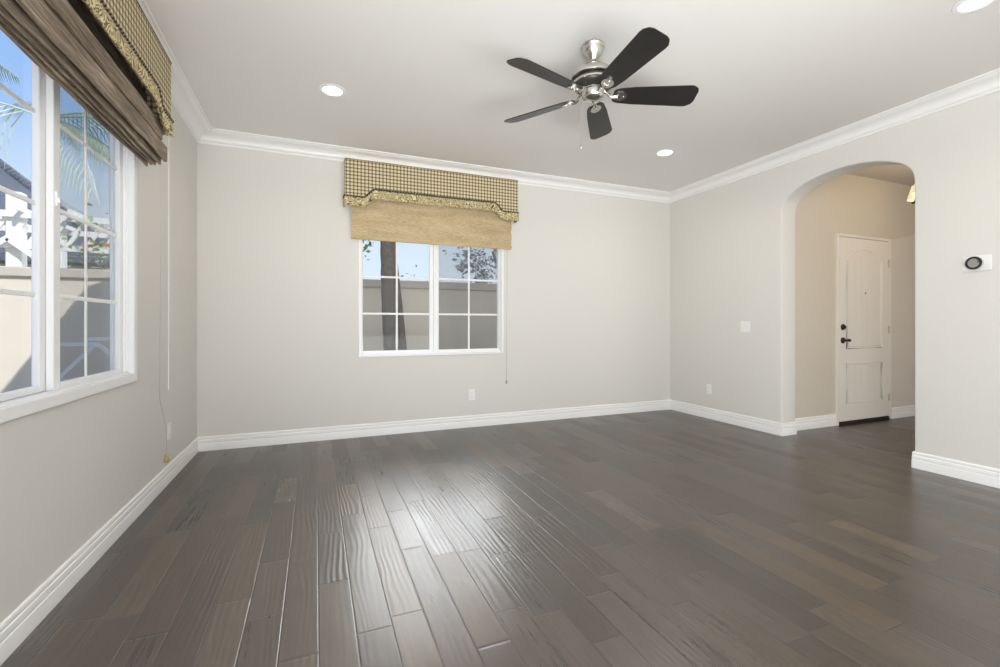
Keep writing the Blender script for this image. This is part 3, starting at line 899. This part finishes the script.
# raised mouldings and planks of the two panels
px0, px1 = -.322, .306
def arch_top(x, zs, rise):
    c = (px0+px1)/2; hw_ = (px1-px0)/2; u = min(abs(x-c)/hw_, 1)
    return zs + rise*(1-u*u)**.5 if u < 1 else zs
def ring(pts, name):
    m = MB(); m.tube([(x, -.0205, z) for x, z in pts], .0090, 8, closed=True)
    m.tube([(x*1.0, -.0212, z) for x, z in inset(pts, .022)], .0045, 6, closed=True)
    return m.build(name, M['door'], leaf, smooth=True)
def inset(pts, d):
    out = []; n = len(pts)
    for i in range(n):
        a = Vector(pts[i-1]); b = Vector(pts[i]); c = Vector(pts[(i+1) % n])
        t0 = (b-a).normalized(); t1 = (c-b).normalized()
        n0 = Vector((-t0.y, t0.x)); n1 = Vector((-t1.y, t1.x)); mv = n0+n1
        mv = mv/(mv.length_squared/2) if mv.length > .2 else n0
        out.append(tuple(b + mv*d))
    return out
up = [(px0, .828), (px1, .828), (px1, 1.797)]
for k in range(1, 24):
    th = pi*k/24; c = (px0+px1)/2; up.append((c + (px1-px0)/2*cos(th), 1.797 + .122*sin(th)**1.9))
up.append((px0, 1.797))
ring(up, 'upper_panel_moulding')
lo = [(px0, .236), (px1, .236), (px1, .664), (px0, .664)]
ring(lo, 'lower_panel_moulding')
def planks(zb, ztf, name):
    m = MB(); n_ = 5; a0, a1 = px0+.030, px1-.030; pw = (a1-a0)/n_
    for k in range(n_):
        x0_, x1_ = a0+pw*k+.0012, a0+pw*(k+1)-.0012
        top = [(x1_ - (x1_-x0_)*q/6, ztf(x1_ - (x1_-x0_)*q/6)) for q in range(7)]
        m.prism([(x0_, zb), (x1_, zb)] + top, lambda u, v, d: (u, d, v), -.0245, -.0215)
    return m.build(name, M['door'], leaf, bevel=.0008)
c0_ = (px0+px1)/2; w0_ = (px1-px0)/2-.006
planks(.858, lambda x: 1.765 + .120*max(0, 1-((x-c0_)/w0_)**2), 'upper_panel')
planks(.266, lambda x: .634, 'lower_panel')
m = MB(); m.lathe([(.001,0),(.009,.001),(.009,.004),(.004,.005)], 14); m.v = [(x, -.0265-z, y+1.438) for x, y, z in m.v]; m.build('peephole', M['bronze'], leaf)
def knob_disc(prof, cx, cz, name):
    m = MB(); m.lathe(prof, 24); m.v = [(cx+x, -.022-z, cz+y) for x, y, z in m.v]; return m.build(name, M['bronze'], leaf, smooth=True)
knob_disc([(.033,0),(.033,.008),(.028,.014),(.018,.016),(.018,.028),(.010,.030)], -.385, 1.062, 'deadbolt')
hnd = knob_disc([(.033,0),(.033,.007),(.027,.013),(.013,.016),(.012,.045),(.006,.05)], -.385, .918, 'door_handle')
m = MB(); m.tube(catmull([(-.385,-.066,.918),(-.375,-.072,.920),(-.360,-.072,.921),(-.345,-.069,.918),(-.337,-.066,.915)], 6), [.011]*6+[.014]*6+[.016]*6+[.010]*7, 10)
m.build('lever', M['bronze'], hnd, smooth=True)
for z in (1.79, 1.03, .26):
    m = MB(); m.cbox(hd-.016, hd+.016, -.030, -.020, z-.042, z+.042, .002); m.tube([(hd-.002,-.029,z-.045),(hd-.002,-.029,z+.045)], .006, 10)
    m.build('hinge', M['hinge'], door, smooth=True)
m = MB(); m.cbox(-hd+.002, hd-.002, -.035, .09, .0, .020, .004); m.box(-hd+.004, hd-.004, -.028, .018, .022, .040)
m.build('threshold', M['black'], door)

# ------------------------------------------------------------------ entry chandelier
CHX, CHY, CHZ = 5.50, 2.355, 2.12
ch = tag(empty('chandelier', (CHX, CHY, 0)), 'dark iron entry chandelier with small cream shades behind the arch edge', 'chandelier')
m = MB(); m.lathe([(.055,ZC),(.060,ZC-.008),(.045,ZC-.025),(.012,ZC-.035)], 24); m.build('canopy', M['bronze'], ch, smooth=True)
m = MB()
z = ZC-.03; k = 0
while z > 2.64:
    m.tube([(.008*cos(t*pi/4) if k % 2 else 0, 0 if k % 2 else .008*cos(t*pi/4), z-.012+.015*sin(t*pi/4)) for t in range(8)], .0022, 5, closed=True); z -= .022; k += 1
m.build('chain', M['bronze'], ch)
m = MB(); m.lathe([(.004,2.50),(.014,2.49),(.010,2.46),(.010,2.40),(.026,2.37),(.030,2.33),(.014,2.28),(.011,2.20),(.030,2.17),(.040,2.12),(.022,2.07),(.008,2.05),(.014,2.03),(.002,2.01)], 20)
m.build('stem', M['bronze'], ch, smooth=True).location.z = .145
for k in range(5):
    a = R(157.9 + 72*k)
    rot = Matrix.Rotation(a, 4, 'Z')
    m = MB(); m.tube([rot @ Vector(p) for p in catmull([(.02,0,2.13),(.09,0,2.045),(.18,0,2.04),(.245,0,2.09),(.262,0,2.15)], 6)], .007, 8)
    m.tube([rot @ Vector((.262,0,z_)) for z_ in (2.15, 2.20)], .011, 10)
    rr_ = rot @ Vector((.262,0,0)); m.lathe([(.006,2.145),(.030,2.150),(.034,2.158),(.008,2.160)], 16, (rr_.x, rr_.y, 0))
    arm = m.build('arm', M['bronze'], ch, smooth=True); arm.location.z = .145
    m = MB(); m.lathe([(.065,2.185),(.062,2.205),(.028,2.325),(.026,2.325),(.060,2.205),(.063,2.185)], 24, (rr_.x, rr_.y, 0)); m.f = m.f[:-2]; m.m = m.m[:-2]
    m.build('lamp_shade', M['shade_lit'], arm, smooth=True)
    m = MB(); m.lathe([(.004,2.20),(.012,2.215),(.012,2.235),(.003,2.262)], 12, (rr_.x, rr_.y, 0)); m.build('bulb', M['bulb'], arm, smooth=True)
pl = bpy.data.lights.new('chandelier_lamp', 'POINT'); pl.energy = 6.5; pl.color = (1, .80, .52); pl.shadow_soft_size = .12
po = bpy.data.objects.new('chandelier_lamp', pl); COL.objects.link(po); po.location = (CHX, CHY, 2.50)

# ================================================================== outdoors
m = MB(); m.box(-30, 30, YB+WT, 60, -.25, -.15); m.box(-30, XL-WT, -12, YB+WT, -.25, -.15)
struct(m.build('ground', M['ground']))
# own roof with eaves: shades the fence
roof = MB()
roof.add([(-1.42,-3.2,3.42),(-1.42,4.93,3.42),(3.2,4.93,5.3),(3.2,-3.2,5.3),(-1.42,-3.2,3.28),(-1.42,4.93,3.28),(3.2,4.93,5.16),(3.2,-3.2,5.16),
          (8.4,-3.2,3.3),(8.4,4.93,3.3),(8.4,-3.2,3.16),(8.4,4.93,3.16)],
         [(0,1,2,3),(7,6,5,4),(0,4,5,1),(1,5,6,2),(3,7,4,0),(3,2,9,8),(10,11,6,7),(2,6,11,9),(9,11,10,8),(8,10,7,3)])
struct(roof.build('roof', M['roofing']))
m = MB(); 
m.prism([(XL-WT, ZC+.1), (XR+3.4, ZC+.1), (XR+3.4, 3.4), (3.2, 5.1), (XL-WT, 3.42)], lambda u, v, d: (u, d, v), YB, YB+WT)
m.box(XL-WT, XL, YN, YB, ZC+.1, 3.42)
struct(m.build('wall_gable', M['stucco']))

# garden wall
m = MB(); m.box(-12, 12, 7.0, 7.16, -.2, 1.645)
gw = m.build('garden_wall', M['stucco']); tag(gw, 'tall beige stucco garden wall with a flat cap behind both windows', 'wall')
m = MB(); m.cbox(-12, 12, 6.955, 7.205, 1.645, 1.762, .012); m.build('wall_cap', M['cap'], gw)

def leaves(n, pts_fn, size, seed, aspect=.5):
    rr = random.Random(seed); m = MB()
    for _ in range(n):
        c = Vector(pts_fn(rr)); s = size*rr.uniform(.6, 1.3)
        a = Vector((rr.gauss(0,1), rr.gauss(0,1), rr.gauss(0,.6))).normalized()
        b = a.cross(Vector((rr.gauss(0,1), rr.gauss(0,1), rr.gauss(0,1)))).normalized()
        nn = a.cross(b)
        m.add([c - a*s*.5, c - a*s*.1 + b*s*aspect*.5 + nn*s*.06, c + a*s*.5, c - a*s*.1 - b*s*aspect*.5 + nn*s*.06, c + a*s*.15],
              [(0,1,4), (1,2,4), (2,3,4), (3,0,4)])
    return m

# tree right outside the back wall window
tr = tag(empty('garden_tree', (.935, 6.1, -.15)), 'dark trunked tree standing against the garden wall, left half of back window', 'tree')
m = MB(); P = catmull([(.06,0,0),(.02,0,.5),(-.01,0,1.0),(-.04,0,1.6),(-.06,0,2.3),(-.10,0,3.2),(-.05,.1,4.2)], 8)
m.tube(P, [.115-.03*i/len(P)+.004*sin(i*2.1) for i in range(len(P))], 14)
tk = m.build('trunk', M['bark'], tr, smooth=True)
m = MB(); P = catmull([(.20,.16,0),(.165,.16,.8),(.10,.14,1.5),(.03,.10,2.1),(-.03,.05,2.7)], 8); m.tube(P, [.07-.02*i/len(P) for i in range(len(P))], 10)
m.build('branch', M['bark'], tk, smooth=True)
m = MB(); br = catmull([(-.08,0,2.9),(-.25,-.1,3.1),(-.38,-.2,2.95),(-.42,-.22,2.6),(-.43,-.22,2.3)], 6); m.tube(br, [.02-.014*i/len(br) for i in range(len(br))], 6)
m.build('branch', M['bark'], tk, smooth=True)
def g1(rr):
    if rr.random() < .25:
        t = rr.random(); return (-.40 + rr.gauss(0,.07), -.2 + rr.gauss(0,.08), 2.10 + .35*t + rr.gauss(0,.03))
    return (max(-1.2, min(1.2, rr.gauss(-.05,.6))), max(-.6, min(1.5, .3+rr.gauss(0,.5))), 3.9 + rr.gauss(0,.40))
m = leaves(420, g1, .065, 3, .6); m.build('foliage', M['leaf'], tr)
# small hanging sprig in front of the trunk's left
# bare grey tree beyond the wall, right half
tr = tag(empty('grey_tree', (5.2, 13.0, -.15)), 'hazy grey branching tree beyond the garden wall, right half of back window', 'tree')
def polyb(pts, r0, r1, seg=7):
    m = MB(); P = catmull(pts, 6); m.tube(P, [r0 + (r1-r0)*i/(len(P)-1) for i in range(len(P))], seg); return m
m = polyb([(1.6,0,0),(1.55,0,2.2),(1.3,0,3.2),(.8,0,3.9)], .20, .10); m.build('trunk', M['bark_far'], tr, smooth=True)
for pts, r0, r1 in [([(1.45,0,2.9),(1.0,0,2.75),(.5,0,2.62),(.05,0,2.95),(-.15,0,3.5)], .085, .05), ([(.05,0,2.95),(-.35,0,3.1),(-.8,.1,3.3)], .035, .01),
                    ([(.8,0,3.9),(.2,0,4.2),(-.7,0,4.4)], .08, .02), ([(1.55,0,2.4),(2.1,0,3.2),(2.6,0,3.6)], .1, .03), ([(.5,0,2.62),(.3,0,2.3),(.0,0,2.2)], .03, .01)]:
    polyb(pts, r0, r1).build('branch', M['bark_far'], tr, smooth=True)
def g2(rr):
    c = rr.choice([(-.9,3.35,.26),(-.55,3.1,.22),(-.45,2.75,.16),(-1.0,2.95,.2),(-.6,2.45,.14),(.35,2.35,.16),(.9,3.3,.22),(1.2,2.5,.2),(.1,3.8,.3),(-.9,3.9,.4),(.9,4.1,.4),(2.2,3.3,.5),(-.2,2.3,.12)])
    return (c[0]+rr.gauss(0,c[2]), rr.gauss(0,.3), c[1]+rr.gauss(0,c[2]*.6))
m = leaves(1500, g2, .15, 8, .5); m.build('foliage', M['leaf_far'], tr)
# low shrub tops peeking over the wall
sh = tag(empty('shrub', (1.55, 8.0, -.15)), 'shrub tops barely showing above the garden wall in the left half of back window', 'shrub')
m = MB()
for k in range(7):
    a = 2*pi*k/7; m.tube([(0,0,0),(.15*cos(a),.12*sin(a),1.2),(.32*cos(a),.2*sin(a),2.0)], [.02,.012,.004], 5)
m.build('stems', M['bark'], sh)
m = leaves(200, lambda rr: (rr.gauss(0,.3), rr.gauss(0,.2), 1.72+abs(rr.gauss(0,.16))), .07, 11, .5); m.build('foliage', M['leaf_far'], sh)

# neighbour house with dark tiled roof, beyond the side window
nh = tag(empty('neighbour_house', (-9.5, 14.0, .05)), 'neighbour house with a dark blue grey tiled roof outside the left window', 'house')
m = MB(); m.box(-6, 4.6, 0, 7, 0, 2.6); m.build('wall', M['house'], nh)
m = MB()
m.add([(-7,-.8,2.45),(5.3,-.8,2.45),(1.0,3.5,5.6),(-7,3.5,5.6),(-7,7.8,2.45),(5.3,7.8,2.45),(-7,-.8,2.6),(5.3,-.8,2.6),(1.0,3.5,5.75),(-7,3.5,5.75),(-7,7.8,2.6),(5.3,7.8,2.6)],
      [(0,3,2,1),(1,2,5),(3,4,5,2),(0,1,5,4),(6,7,8,9),(7,11,8),(9,8,11,10),(0,6,9,3),(3,9,10,4),(0,1,7,6),(1,5,11,7),(4,10,11,5)])
rf = m.build('roof', M['roofing'], nh)
m = MB()
a = Vector((5.3,-.8,2.6)); b = Vector((1.0,3.5,5.75)); L_ = (b-a).length; nt_ = 30
for k in range(nt_):
    c = a + (b-a)*(k+.5)/nt_; d = (b-a).normalized()*.11
    m.tube([c-d, c, c+d*1.2], [.10,.12,.07], 10)
m.build('hip_tiles', M['roofing'], rf, smooth=True)

# white pergola behind the wall
pg = tag(empty('pergola', (-3.6, 8.6, -.15)), 'white sunlit pergola with posts and sloping slats beyond the garden wall', 'pergola')
def beam(m, a, b, w_, h_):
    a = Vector(a); b = Vector(b); t = (b-a).normalized(); s = t.cross(Vector((0,0,1))).normalized()*w_/2; u = s.cross(t).normalized()*h_/2
    m.add([a-s-u, a+s-u, a+s+u, a-s+u, b-s-u, b+s-u, b+s+u, b-s+u], [(0,3,2,1),(4,5,6,7),(0,1,5,4),(1,2,6,5),(2,3,7,6),(3,0,4,7)])
for (x, y, zt) in [(-.23,-.3,3.06), (1.9,-.3,2.80), (-.23,.8,2.9), (1.9,.8,2.80), (-2.3,-.3,2.9)]:
    m = MB(); m.cbox(x-.085, x+.085, y-.085, y+.085, 0, zt, .02)
    m.build('post', M['pergola'], pg)
for y, zz in ((-.42, 2.74), (-.42, 2.32), (.92, 2.74)):
    m = MB(); beam(m, (-2.6, y, zz+.05), (2.3, y, zz-.05), .05, .085); m.build('beam', M['pergola'], pg)
for k in range(22):
    x = -2.3 + k*.21
    m = MB(); beam(m, (x+.10, -.36, 2.74-.02*k*.21), (x-.12, -.36, 2.33-.02*k*.21), .025, .05); m.build('slat', M['pergola'], pg)
for k in range(9):
    x = -2.3 + k*.55
    m = MB(); beam(m, (x, -.60, 2.80), (x, 1.1, 2.80), .035, .06); m.build('rafter', M['pergola'], pg)
m = MB(); beam(m, (.30,-.49,1.95), (-.23,-.49,2.40), .04, .07); m.build('brace', M['pergola'], pg)
m = MB(); beam(m, (-.76,-.49,1.95), (-.23,-.49,2.40), .04, .07); m.build('brace', M['pergola'], pg)

# flowering vine on the pergola
# broad leaves hang among the fronds
vn = tag(empty('flowering_vine', (-2.35, 8.1, -.15)), 'green vine with red flowers climbing over the white pergola', 'vine')
m = MB()
for q in range(4):
    rr = random.Random(q); m.tube(catmull([(.1*q,0,0),(-.1+.12*q,.1,1.2),(rr.uniform(-.3,.4),0,2.1),(rr.uniform(-.5,.6),-.1,2.7+.1*q)], 6), .014, 6)
m.build('stems', M['bark'], vn, smooth=True)
m = leaves(620, lambda rr: (rr.gauss(.12,.42), rr.gauss(-.08,.12), 2.25+rr.gauss(0,.28)), .095, 21, .6); m.build('foliage', M['leaf_vine'], vn)
m = leaves(9, lambda rr: (rr.choice([.0,.30])+rr.gauss(0,.07), -.25+rr.gauss(0,.03), 2.98+rr.gauss(0,.07)), .26, 27, .7); m.build('broad_leaves', M['leaf_broad'], vn)['kind'] = 'stuff'
m = leaves(26, lambda rr: (rr.choice([-.55,-.3,-.2,.15])+rr.gauss(0,.05), -.2+rr.gauss(0,.03), rr.choice([2.2,2.35,2.85,2.3])+rr.gauss(0,.04)), .07, 23, .9); m.build('flowers', M['flower'], vn)['kind'] = 'stuff'

# palms
def frond(root, base, tip, rise, droop, n, length, mat, seed, downward=.6):
    rr = random.Random(seed); m = MB()
    b = Vector(base); t = Vector(tip); mid = (b+t)/2 + Vector((0,0,rise))
    P = [(b*(1-s)**2 + mid*2*s*(1-s) + t*s*s) for s in [i/24 for i in range(25)]]
    m.tube(P, [.016*(1-i/26)+.002 for i in range(25)], 6)
    for i in range(n):
        s = .12 + .86*i/n; k = min(int(s*24), 23); f = s*24-k
        c = P[k].lerp(P[k+1], f); tg = (P[k+1]-P[k]).normalized()
        sd = tg.cross(Vector((0,0,1))).normalized()
        ln = length*(sin(pi*min(1, .25+s*.75))**.6)*rr.uniform(.85, 1.1)
        for sg in (-1, 1):
            dr = (tg*.75 + sd*sg*.8 + Vector((0,0,-downward))).normalized()
            e1 = c + dr*ln*.5; e2 = c + dr*ln*.85 + Vector((0,0,-droop*ln)); wv = tg.cross(dr).cross(dr).normalized()*.010
            m.add([c-wv*.6, c+wv*.6, e1+wv, e1-wv, e2], [(0,1,2,3), (3,2,4)])
    return m.build('frond', mat, root)
def palm(name, loc, h, fr, label, seed):
    r = tag(empty(name, loc), label, 'palm tree', 'palms outside the left window')
    m = MB(); m.tube([(0,0,0),(.05,0,h*.5),(0,0,h)], [.16,.12,.11], 12)
    for k in range(int(h/.12)):
        m.lathe([(.13+.03*(1-k*.12/h), k*.12),(.145+.03*(1-k*.12/h), k*.12+.05),(.12,k*.12+.10)], 12, (.03*sin(pi*k*.12/h),0,0))
    m.build('trunk', M['bark'], r, smooth=True)
    for i, (tip, rise, droop, n, ln, mt, dw) in enumerate(fr):
        frond(r, (0,0,h), tip, rise, droop, n, ln, M[mt], seed+i, dw)
    return r
def fdir(a, el_, L_, h): return (L_*cos(R(a))*cos(R(el_)), L_*sin(R(a))*cos(R(el_)), h + L_*sin(R(el_)))
H1 = 4.72
palm('palm_tree', (-4.25, 10.0, -.15), H1,
     [(fdir(-20,-38,2.5,H1), .70, .25, 64, .95, 'palm', .25), (fdir(-42,-48,2.0,H1), .7, .55, 18, .75, 'palm_pale', .9), (fdir(190,-10,2.1,H1), .60, .8, 18, .85, 'palm_pale', 1.0),
      (fdir(120,20,2.0,H1), .5, .5, 24, .7, 'palm', .5), (fdir(60,15,2.0,H1), .5, .5, 24, .7, 'palm', .5), (fdir(15,-5,2.2,H1), .6, .4, 26, .7, 'palm', .5)],
     'palm tree with drooping fronds standing behind the left window mullion', 40)
H2 = 6.3
palm('palm_tree', (-7.1, 10.6, -.15), H2,
     [(fdir(-5,12,2.3,H2), .3, .35, 44, .7, 'palm', .3), (fdir(25,-10,2.1,H2), .5, .4, 40, .7, 'palm', .4), (fdir(180,0,2.2,H2), .5, .5, 40, .8, 'palm', .5),
      (fdir(-60,-10,2.1,H2), .5, .5, 40, .8, 'palm', .5), (fdir(120,0,2.1,H2), .5, .5, 40, .8, 'palm', .5), (fdir(240,0,2.1,H2), .5, .5, 40, .8, 'palm', .5)],
     'farther palm tree whose frond tips reach the top left window pane', 70)

# white folding rack against the shaded wall
rk = tag(empty('folding_rack', (-2.24, 6.0, -.15)), 'pale blue white folding rack with crossed legs below the left window', 'rack')
def bar(name, a, b, r_=.022):
    m = MB(); beam(m, a, b, r_*1.0, r_*1.7); return m.build(name, M['rack'], rk)
bar('top_bar', (-.34,0,1.035), (.13,0,1.035)); bar('top_bar', (-.05,.14,1.085), (.95,.14,1.085))
bar('leg', (.10,-.02,1.03), (-.78,-.02,.0)); bar('leg', (.12,.02,1.02), (.85,.02,.30)); bar('leg', (-.34,.03,.80), (.06,.03,.45)); bar('leg', (.5,-.03,.85), (-.2,-.03,.0))
bar('leg', (.06,.03,.45), (.40,.03,.0)); bar('leg', (.85,0,.30), (1.0,0,.0))
